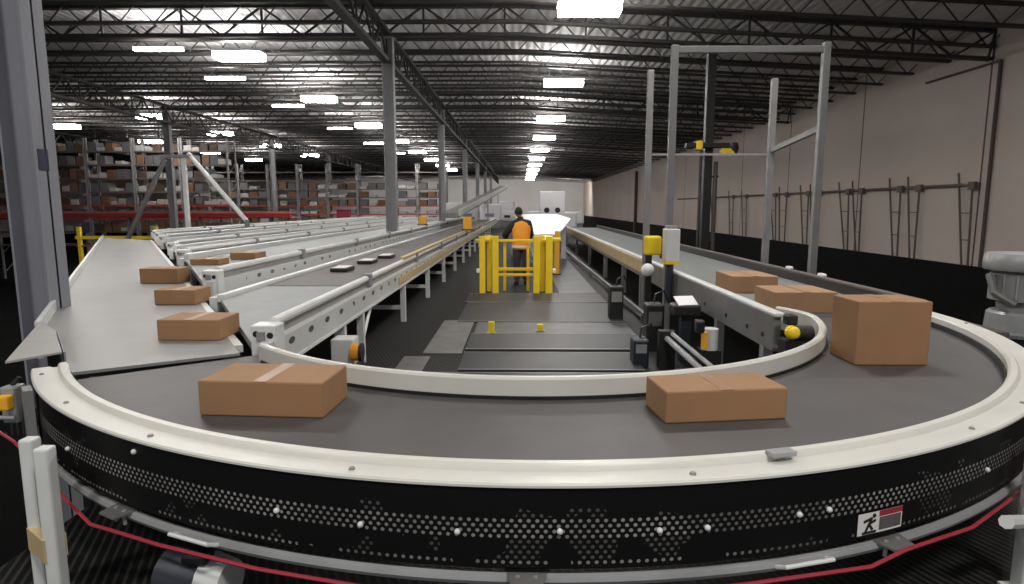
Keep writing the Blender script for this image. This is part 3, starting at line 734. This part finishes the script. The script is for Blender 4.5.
for k in range(9):
    a = PI + k * PI / 8
    MB().bar((gmx + .245 * math.cos(a), gmy + .245 * math.sin(a), .84), (gmx + .245 * math.cos(a), gmy + .245 * math.sin(a), 1.05), .016, .02, up=(math.cos(a), math.sin(a), 0)).build('cooling_fin', 'grey_metal', gr)
MB().box(gmx + .04, gmx + .2, gmy - .34, gmy - .22, .83, .98, .02).build('terminal_box', 'grey_metal', gr)
MB().tube([(gmx - .20, gmy - .2, .80), (gmx - .32, gmy - .1, .9), (gmx - .3, gmy, 1.05)], .03, 8).build('hose', 'bare', gr)
tr = MB().box(3.84, 4.15, 5.2, 8.2, .52, .60, .01).build('cable_tray', 'bracket'); tag(tr, 'dark cable tray on the outer side of the straight conveyor by the gear motor', 'cable tray')
for yy in (5.5, 7.9): MB().box(3.95, 4.02, yy - .03, yy + .03, 0, .52).build('leg', 'bracket', tr)

# ================================================================== yellow gate and worker
yg = empty('yellow_gate', (-.09, 11.95, 0), 'bright yellow guard gate of posts and rails across the aisle', 'gate', world=True)
for x, yy, w in ((-.72, 11.85, .11), (-.60, 12.15, .09), (-.47, 11.88, .12), (.32, 11.88, .12), (.44, 12.15, .10), (.56, 11.85, .13)):
    MB().box(x - w / 2, x + w / 2, yy - .05, yy + .05, 0, 1.10, .012).build('post', 'yellow', yg)
for x in (-.30, .16): MB().box(x - .028, x + .028, 12.20, 12.26, 0, .95, .006).build('thin_post', 'yellow', yg)
for z, h, yy in ((1.0, .05, 12.12), (.44, .06, 12.12), (.34, .05, 12.0)):
    MB().box(-.42, .27, yy, yy + .05, z - h / 2, z + h / 2, .008).build('rail', 'yellow', yg)
for x in (-.72, .50): MB().box(x - .06, x + .14, 11.9, 13.4, .98, 1.04, .008).build('side_rail', 'yellow', yg)
MB().box(.50, .78, 11.82, 11.9, 1.0, 1.07, .02).build('top_handle', 'yellow', yg)
MB().box(-.84, -.60, 11.82, 11.9, 1.0, 1.05, .02).build('top_handle', 'yellow', yg)
for x in (-.80, .655): MB().box(x - .03, x + .03, 11.78, 11.86, .40, .48, .01).build('white_clip', 'white_plastic', yg)
op = MB().box(.84, .96, 15.0, 15.14, 0.02, 1.08, .03).build('orange_bollard', 'amber'); tag(op, 'orange bollard right behind the yellow gate', 'bollard')
MB().box(.80, 1.0, 14.96, 15.18, .02, .04).build('base', 'black_metal', op)
wp = MB().box(1.30, 1.44, 19.5, 19.64, 0.02, 1.02, .02).build('white_bollard', 'white_plastic'); tag(wp, 'white bollard right of the orange bollard behind the gate', 'bollard')
MB().box(1.26, 1.47, 19.46, 19.68, .021, .04).build('base', 'mid_grey', wp)

# worker: one skinned body, clothes as shells over it
def skinned(name, verts, edges, material, parent, root=0, sub_=2):
    me = bpy.data.meshes.new(name); me.from_pydata([v[:3] for v in verts], edges, [])
    o = bpy.data.objects.new(name, me); C.objects.link(o); o.parent = parent
    me.materials.append(M[material])
    sk = o.modifiers.new('skin', 'SKIN'); sk.use_smooth_shade = True
    for i, v in enumerate(verts):
        me.skin_vertices[0].data[i].radius = (v[3], v[4] if len(v) > 4 else v[3])
        me.skin_vertices[0].data[i].use_root = (i == root)
    ss = o.modifiers.new('sub', 'SUBSURF'); ss.levels = sub_; ss.render_levels = sub_
    return o
pe = empty('person', (.03, 13.3, 0.), 'person in an orange vest and black sleeves standing behind the yellow gate', 'person')
# x right, y away, z up; back towards the camera, leaning a little forward and left
V = [(0, 0, .84, .15, .11), (0, .02, 1.0, .15, .105), (0, .05, 1.18, .17, .11), (-.01, .08, 1.30, .16, .10), (-.03, .11, 1.38, .06, .06), (-.05, .14, 1.44, .055, .055),
     (.17, .08, 1.31, .068), (.23, .14, 1.06, .05), (.20, .36, .98, .038), (-.19, .08, 1.28, .085), (-.36, .10, 1.06, .085), (-.33, .36, .96, .045),
     (.09, 0, .78, .085), (.10, .02, .45, .062), (.10, -.03, .10, .042), (-.09, 0, .78, .085), (-.10, .02, .45, .062), (-.10, -.03, .10, .042),
     (.105, .12, .045, .036), (-.105, .12, .045, .036)]
E_ = [(0, 1), (1, 2), (2, 3), (3, 4), (4, 5), (3, 6), (6, 7), (7, 8), (3, 9), (9, 10), (10, 11), (0, 12), (12, 13), (13, 14), (0, 15), (15, 16), (16, 17), (14, 18), (17, 19)]
skinned('body', V, E_, 'black_cloth', pe)
hd = MB(); hd.ellipsoid((-.06, .17, 1.53), .075, .092, .108, 18, 12); hd.ellipsoid((-.06, .265, 1.515), .014, .02, .02, 8, 6)
for s in (-1, 1): hd.ellipsoid((-.06 + s * .078, .16, 1.52), .012, .02, .03, 8, 6)
head = hd.build('head', 'skin', pe)
for s in (-1, 1): sub(MB().ellipsoid((-.06 + s * .03, .252, 1.54), .012, .008, .008, 8, 6), 'eye', 'white_plastic', head)
sub(MB().box(-.085, -.035, .248, .258, 1.478, 1.488), 'mouth', 'maroon', head)
MB().ellipsoid((-.06, .145, 1.56), .085, .092, .095, 18, 10).build('hair', 'hair', pe)
vst = MB(); prof = [(.175, .76, .0), (.19, .85, .0), (.178, 1.0, .02), (.195, 1.18, .05), (.175, 1.30, .08), (.085, 1.375, .10)]
n = 24; vs = []
for rr, z, oy in prof:
    for j in range(n): vs.append((rr * 1.04 * math.cos(2 * PI * j / n), oy + rr * .80 * math.sin(2 * PI * j / n), z))
vst.add(vs, [(i * n + j, i * n + (j + 1) % n, (i + 1) * n + (j + 1) % n, (i + 1) * n + j) for i in range(len(prof) - 1) for j in range(n)], True)
ve = vst.build('vest', 'orange', pe); ve['label'] = 'orange high visibility vest'
bandm = MB()
for z0, z1 in ((.79, .84),):
    vs = []
    for z, k in ((z0, 1.0), (z1, 1.0)):
        for j in range(n): vs.append((.200 * math.cos(2 * PI * j / n), .155 * math.sin(2 * PI * j / n), z))
    bandm.add(vs, [(j, (j + 1) % n, n + (j + 1) % n, n + j) for j in range(n)], True)
sub(bandm, 'pale_band', 'paper', ve)
for s, hx, hy, hz in ((1, .20, .38, .97), (-1, -.33, .40, .95)):   # hands: palm, four fingers, thumb in one skin
    hv = [(hx, hy, hz, .030, .018), (hx, hy + .05, hz - .005, .034, .016)]; he = [(0, 1)]
    for k, (fx, ln) in enumerate(((-.027, .062), (-.009, .072), (.009, .068), (.027, .052))):
        b = len(hv); hv += [(hx + fx, hy + .085, hz - .008, .009), (hx + fx * 1.1, hy + .085 + ln * .55, hz - .016, .008), (hx + fx * 1.1, hy + .085 + ln * .85, hz - .042, .0065)]
        he += [(1, b), (b, b + 1), (b + 1, b + 2)]
    b = len(hv); hv += [(hx - s * .040, hy + .035, hz - .012, .010), (hx - s * .052, hy + .072, hz - .026, .008)]; he += [(0, b), (b, b + 1)]
    skinned('hand', hv, he, 'skin', pe, 0, 1)
for s in (-1, 1): MB().box(s * .10 - .05, s * .10 + .05, -.09, .19, 0.0, .09, .03).build('shoe', 'black_metal', pe)
MB().tube([(0, -.115, .80), (0, -.115, .78)], .01).build('belt_clip', 'black_metal', pe)
tr_ = MB(); tr_.ellipsoid((0, .0, .80), .168, .122, .13, 20, 10)
for sx in (-1, 1): tr_.tube([(sx * .085, 0, .80), (sx * .09, 0, .72), (sx * .097, .02, .46), (sx * .10, -.005, .28), (sx * .10, -.03, .10)], [.10, .098, .077, .072, .066], 16)
tr_.build('trousers', 'purple_cloth', pe)

# far aisle things ---------------------------------------------------
wm = empty('white_cabinet', (1.56, 30, 0), 'white cabinet with two dark round vents at the far end of the aisle', 'cabinet', world=True)
MB().box(.95, 2.15, 30, 30.9, .0, 2.4, .03).build('housing', 'white_plastic', wm)
for x in (1.28, 1.80): MB().tube([(x, 30.02, 1.5), (x, 29.98, 1.5)], .13, 18).build('round_vent', 'black_metal', wm)
tb = empty('white_slide', (.8, 17, 0), 'bright white sloping slide top in the aisle just beyond the gate', 'slide', world=True)
t_ = MB(); q = [(.12, 16, .96), (.98, 16, .96), (1.72, 21, 1.27), (1.4, 24, 1.38), (-.2, 24, 1.38)]
t_.add([*q, *[(x, y, z - .05) for x, y, z in q]], [(0, 1, 2, 3, 4), (9, 8, 7, 6, 5)] + [(i, i + 5, (i + 1) % 5 + 5, (i + 1) % 5) for i in range(5)])
t_.build('slide_top', 'white_plastic', tb)
for x, yy, z in ((.18, 16.2, .93), (.9, 16.2, .93), (-.1, 23.8, 1.3), (1.3, 23.6, 1.3), (.2, 20, 1.1), (1.2, 20, 1.1)):
    MB().box(x - .03, x + .03, yy - .03, yy + .03, .0, z - .02).build('leg', 'mid_grey', tb)
for i, (x, yy, h) in enumerate(((-2.2, 48, 1.9), (-3.9, 48, 1.6), (-1.2, 56, 2.2), (-5.6, 52, 2.0))):
    b = empty('sorting_hood', (x, yy, 0), ('white hood straight left of the person, behind the near lane', 'white hood beyond the second lane, low and wide', 'tallest white hood left of the aisle end', 'white hood farthest left beyond the lane ends')[i], 'machine', 'white hoods beyond the lane ends', world=True)
    MB().box(x - .7, x + .7, yy, yy + 2, .6, h, .1).build('hood', 'white_plastic', b)
    MB().box(x - .5, x + .2, yy - .012, yy, .9, 1.15).build('dark_slot', 'mid_grey', b)
    MB().box(x - .6, x + .6, yy + .05, yy + 1.9, LOW if x < -4 else 0, .6).build('base', 'mid_grey', b)
rb = MB().box(-17.1, -15.9, 58, 58.6, .2, 1.35, .03).build('red_bin', 'maroon'); tag(rb, 'small dark red bin far behind the lanes', 'bin')
MB().box(-17.2, -15.8, 57.9, 58.7, 1.35, 1.42).build('lid', 'maroon', rb)
MB().box(-17.1, -15.9, 58, 58.6, LOW, .2).build('stand', 'black_metal', rb)
for i, (x, yy, w) in enumerate(((2.6, 34, 1.0), (3.6, 41, 1.2), (1.0, 44, 1.0), (-.9, 50, 1.2), (3.0, 52, 1.5))):
    b = empty('far_machine', (x, yy, 0), ('white machine hood beyond the straight conveyor, nearest of the far hoods', 'white machine hood beside the far beige wall', 'white hood left of the cabinet with round vents', 'pale hood at the far left side of the aisle end', 'farthest pale hood past the cabinet with round vents')[i], 'machine', 'white hoods at the far end', world=True)
    MB().box(x - w / 2, x + w / 2, yy, yy + 1.6, .55, 1.35, .08).build('hood', 'white_plastic', b)
    MB().box(x - w * .3, x + w * .1, yy - .012, yy, .8, 1.0).build('dark_slot', 'black_metal', b)
    MB().box(x - w / 2 + .05, x + w / 2 - .05, yy + .05, yy + 1.5, -.0, .55).build('base', 'mid_grey', b)

# A-frame support, yellow barrier (left) ----------------------------
af = empty('a_frame_support', (-11.5, 22, LOW), 'pale steel support with one post and two slanting braces behind the slide plate', 'support frame', world=True)
MB().box(-11.86, -11.74, 21.95, 22.1, LOW, 3.35).build('post', 'white_metal', af)
MB().tube([(-11.62, 22, 3.5), (-9.68, 22, 1.15)], .085, 8).build('right_brace', 'white_metal', af)
MB().tube([(-12.45, 22, 3.3), (-13.98, 22, .55)], .085, 8).build('left_brace', 'steel_post', af)
MB().box(-12.6, -11.5, 21.92, 22.1, 3.35, 3.47).build('head_beam', 'mid_grey', af)
MB().box(-14.05, -13.93, 21.9, 22.1, LOW, .6).build('post', 'steel_post', af)
MB().box(-9.72, -9.62, 21.9, 22.1, LOW, 1.2).build('post', 'steel_post', af)
yr = empty('yellow_barrier', (-15.5, 22.6, LOW), 'yellow safety barrier rail beside the near grey column', 'barrier', world=True)
MB().box(-16.9, -13.6, 23.4, 23.5, .44, .56).build('rail', 'yellow', yr)
MB().box(-16.9, -13.6, 23.4, 23.46, .15, .2).build('lower_rail', 'red', yr)
for x in (-16.75, -13.8): MB().box(x - .06, x + .06, 23.38, 23.5, LOW, .9).build('post', 'yellow', yr)

# ================================================================== pallet racks with cartons
BW, RD, LV = 3.0, 1.1, [-.75, .1, .95, 1.8, 2.65, 3.5, 4.35, 5.2]
def make_rack():
    r = empty('pallet_rack')
    for x in (0, BW - .1):
        u = MB()
        for yy in (0, RD): u.box(x, x + .1, yy, yy + .1, 0, 9.0)
        for k in range(7): u.bar((x + .05, .05, .4 + k * 1.25), (x + .05, RD + .05, 1.2 + k * 1.25), .04, .04)
        u.build('upright_frame', 'mid_grey', r)
    for z in LV:
        zz = z - LOW
        MB().box(.1, BW - .1, -.02, .06, zz - .11, zz).build('front_beam', 'red' if z in (.95, 1.8) else 'bracket', r)
        MB().box(.1, BW - .1, .06, RD, zz - .06, zz - .01).build('shelf_deck', 'wood', r)
    return r
def make_carton(w, d_, h, m='carton', label=False):
    o = MB().box(-w / 2, w / 2, -d_ / 2, d_ / 2, 0, h, .008 if w < 1 else 0).build('carton', m)
    MB().box(-.03, .03, -d_ / 2 - .001, d_ / 2 + .001, h - .001, h + .0015).build('tape_strip', 'tape', o)
    return o
def simple_box(w, d_, h, m):
    return MB().box(-w / 2, w / 2, -d_ / 2, d_ / 2, 0, h, .02).build('storage_carton', m)
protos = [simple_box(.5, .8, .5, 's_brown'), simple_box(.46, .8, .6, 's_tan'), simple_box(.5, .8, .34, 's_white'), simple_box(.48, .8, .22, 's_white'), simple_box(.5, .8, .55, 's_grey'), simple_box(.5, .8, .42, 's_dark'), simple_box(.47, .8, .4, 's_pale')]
PK = ('brown carton', 'tall tan carton', 'white carton', 'low white tote', 'grey storage box', 'dark brown carton', 'pale grey tote')
used = set()
rack0 = make_rack()
ord_ = ['first', 'second', 'third', 'fourth', 'fifth', 'sixth', 'seventh', 'eighth', 'ninth', 'tenth', 'eleventh', 'twelfth', 'thirteenth', 'fourteenth', 'fifteenth', 'sixteenth']
bays = [(-18.6 - BW * 1.02 * k, 40.0, k, 'front') for k in range(5)] + [(-7.5 - BW * 1.02 * k, 64.0, k, 'distant') for k in range(9)]
lvl = ['', 'bottom', 'second', 'third', 'fourth', 'fifth', 'sixth', 'top']
for i, (x, yy, k, row) in enumerate(bays):
    r = rack0 if i == 0 else copy_tree(rack0)
    r.location = (x - BW, yy, LOW)
    if row == 'front': tag(r, 'red-beamed pallet rack bay at the left, %s from the lanes in the front row' % ord_[k], 'rack', 'rack bays of the front row')
    else: tag(r, 'distant red-beamed pallet rack bay beyond the lanes, %s from the aisle' % ord_[k], 'rack', 'rack bays of the distant row')
    ns_ = 5 if row == 'front' else 3
    pos = ('leftmost', 'second', 'middle', 'fourth', 'rightmost') if ns_ == 5 else ('left', 'middle', 'right')
    for q, z in enumerate(LV):
        if z < 0 or (row == 'distant' and z > 4): continue
        for s in range(ns_):
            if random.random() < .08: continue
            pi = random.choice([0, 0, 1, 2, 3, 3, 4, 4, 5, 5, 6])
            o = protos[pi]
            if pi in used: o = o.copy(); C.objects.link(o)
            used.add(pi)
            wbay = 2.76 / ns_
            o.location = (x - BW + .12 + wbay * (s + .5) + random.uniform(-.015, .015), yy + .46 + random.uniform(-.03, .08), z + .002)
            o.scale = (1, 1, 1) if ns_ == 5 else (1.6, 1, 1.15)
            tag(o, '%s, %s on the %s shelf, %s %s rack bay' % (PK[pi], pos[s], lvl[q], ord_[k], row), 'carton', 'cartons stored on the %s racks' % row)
# red-edged raised walkway in front of the racks
rd = empty('red_edged_walkway', (-30, 38, LOW), 'long red-edged raised walkway running in front of the left racks', 'walkway', world=True)
MB().box(-46, -13.5, 36.6, 36.75, 1.05, 1.30).build('red_edge', 'red', rd)
MB().box(-46, -13.5, 36.56, 36.6, 1.27, 1.40).build('pale_lip', 'pale_red', rd)
MB().box(-46, -13.5, 36.75, 38.6, 1.0, 1.05).build('walk_deck', 'mid_grey', rd)
for k in range(8): MB().box(-45 + k * 4.3, -44.85 + k * 4.3, 37, 37.15, LOW, 1.0).build('post', 'column_grey', rd)

# ================================================================== moving cartons
def carton(x0, x1, y0, dep, h, z, label, m='carton', rot=0., grp='brown cartons riding the conveyors', lab=False):
    o = make_carton(x1 - x0, dep, h, m, lab)
    o.location = ((x0 + x1) / 2, y0 + dep / 2, z); o.rotation_euler.z = rot
    return tag(o, label, 'carton', grp)
carton(-4.74, -4.26, 7.62, .30, .19, ZS + .001, 'brown carton on the slide plate farthest from the curved belt')
carton(-3.58, -3.18, 5.96, .33, .145, ZS + .001, 'brown carton in the middle of the three on the slide plate')
carton(-2.60, -2.15, 4.33, .33, .15, ZS + .001, 'brown carton on the slide plate closest to the curved belt')
carton(-4.60, -4.20, 8.56, .33, .085, .8455, 'small flat carton at the end of the second lane', 'carton')
carton(-4.46, -4.06, 9.46, .40, .105, .8495, 'small carton farther back on the second lane', 'carton')
carton(-1.50, -.90, 2.78, .34, .17, .676, 'brown carton on the left half of the curved belt', 'carton', rot=-.06)
carton(.64, 1.22, 2.745, .28, .15, .676, 'brown carton on the curved belt, right of centre, against the inner curb', 'carton', rot=.13)
carton(2.08, 2.53, 3.78, .32, .40, .676, 'tall brown carton on the right bend of the curved belt', 'carton', rot=.0)
carton(2.30, 2.86, 5.55, .50, .19, .701, 'brown carton right behind the tall carton, entering the bend', 'carton_b')
carton(2.36, 2.86, 6.85, .62, .19, .701, 'brown carton farthest up the straight conveyor', 'carton_b')
for i, (x, yy) in enumerate(((-2.54, 8.6), (-2.48, 9.82), (-2.40, 10.9))):
    o = MB().box(x - .12, x + .12, yy, yy + .42, .7442, .80, .015).build('parcel', 'black_metal')
    MB().box(x - .10, x + .10, yy + .02, yy + .40, .80, .806).build('white_label', 'paper', o)
    tag(o, ('dark parcel with a white top, nearest of three on the near lane', 'dark parcel with a white top, middle of three on the near lane', 'dark parcel with a white top, farthest of three on the near lane')[i], 'parcel', 'dark parcels on the near left lane')

# ================================================================== roof lamps
def make_lamp():
    r = empty('high_bay_lamp')
    MB().box(-.86, .86, -.36, .36, .0, .09, .01).build('housing', 'lampbody', r)
    MB().box(-.82, .82, -.32, .32, -.22, .0).build('lens', 'lamp', r)
    MB().box(-.5, .5, -.2, .2, .091, .10).build('up_lens', 'lamp_up', r)
    for x in (-.6, .6): MB().tube([(x, 0, .09), (x, 0, .5)], .012, 6).build('hanger', 'truss', r)
    return r
lamp0 = make_lamp(); first = True
rows = [(1.85, [17.5, 27.45] + [38.2 + 10.4 * k for k in range(9)], 'lamp row above the aisle'),
        (-10.05, [23.0, 31.9, 42.1, 52, 62, 72, 82, 92], 'lamp row above the left lanes'),
        (-12.5, [22.2, 27.1, 34.3, 44, 54, 64], 'lamp row beside the left lanes'),
        (-22., [37.9, 46.4, 55.6, 66], 'lamp row over the racks'), (-30.5, [42.3, 52, 62, 72], 'lamp row at the far left')]
for x, ys_, g in rows:
    for k, yy in enumerate(ys_):
        o = lamp0 if first else copy_tree(lamp0); first = False
        o.location = (x, yy, roof(x) - .90 - .12)
        if x == -12.5: o.scale = (1, .3, .45)
        tag(o, 'bright rectangular lamp, %s from the camera in the %s' % (ord_[k], g), 'lamp', g)

# the same lamps carry on above and behind the viewpoint
def area(name, x, yy, z, power, sx=1.5, sy=.6):
    l = bpy.data.lights.new(name, 'AREA'); l.shape = 'RECTANGLE'; l.size = sx; l.size_y = sy; l.energy = power; l.color = (1, .96, .91)
    o = bpy.data.objects.new(name, l); C.objects.link(o); o.location = (x, yy, z); return o
for i, (x, yy, pw) in enumerate(((2.15, 7.5, 260), (2.15, -2.0, 420), (-6.0, 9.5, 300), (-6., -1, 300), (-11, 14.5, 300), (8., 8, 270))):
    area('roof_lamp_light', x, yy, 6.9, pw)

for x in (-30, -14, 0, 10):                       # added fill lights without fixtures, brightening the far end wall
    o = area('far_wall_fill_light', x, 132, 6.6, 750, 3, .6); o.rotation_euler = (math.radians(50), 0, 0)
# world -------------------------------------------------------------
w = bpy.data.worlds.new('world'); bpy.context.scene.world = w; w.use_nodes = True
w.node_tree.nodes['Background'].inputs[0].default_value = (.9, .95, 1, 1)
w.node_tree.nodes['Background'].inputs[1].default_value = .25

# camera -------------------------------------------------------------
cam = bpy.data.cameras.new('camera'); co = bpy.data.objects.new('camera', cam); C.objects.link(co)
cam.sensor_fit = 'HORIZONTAL'; cam.sensor_width = 36.; cam.lens = 620. / 1024. * 36.; cam.clip_end = 400; cam.clip_start = .05
th = math.atan(85 / 620.); yaw = math.atan(8 / 620. * math.cos(th))
co.location = (0, 0, 1.65); co.rotation_euler = (PI / 2 - th, 0, yaw)
S = bpy.context.scene; S.camera = co
S.view_settings.view_transform = 'Standard'; S.view_settings.look = 'None'
S.view_settings.gamma = 1; S.view_settings.use_curve_mapping = False; S.view_settings.exposure = 0.
for o in list(bpy.data.objects):
    if '_w' in o: del o['_w']
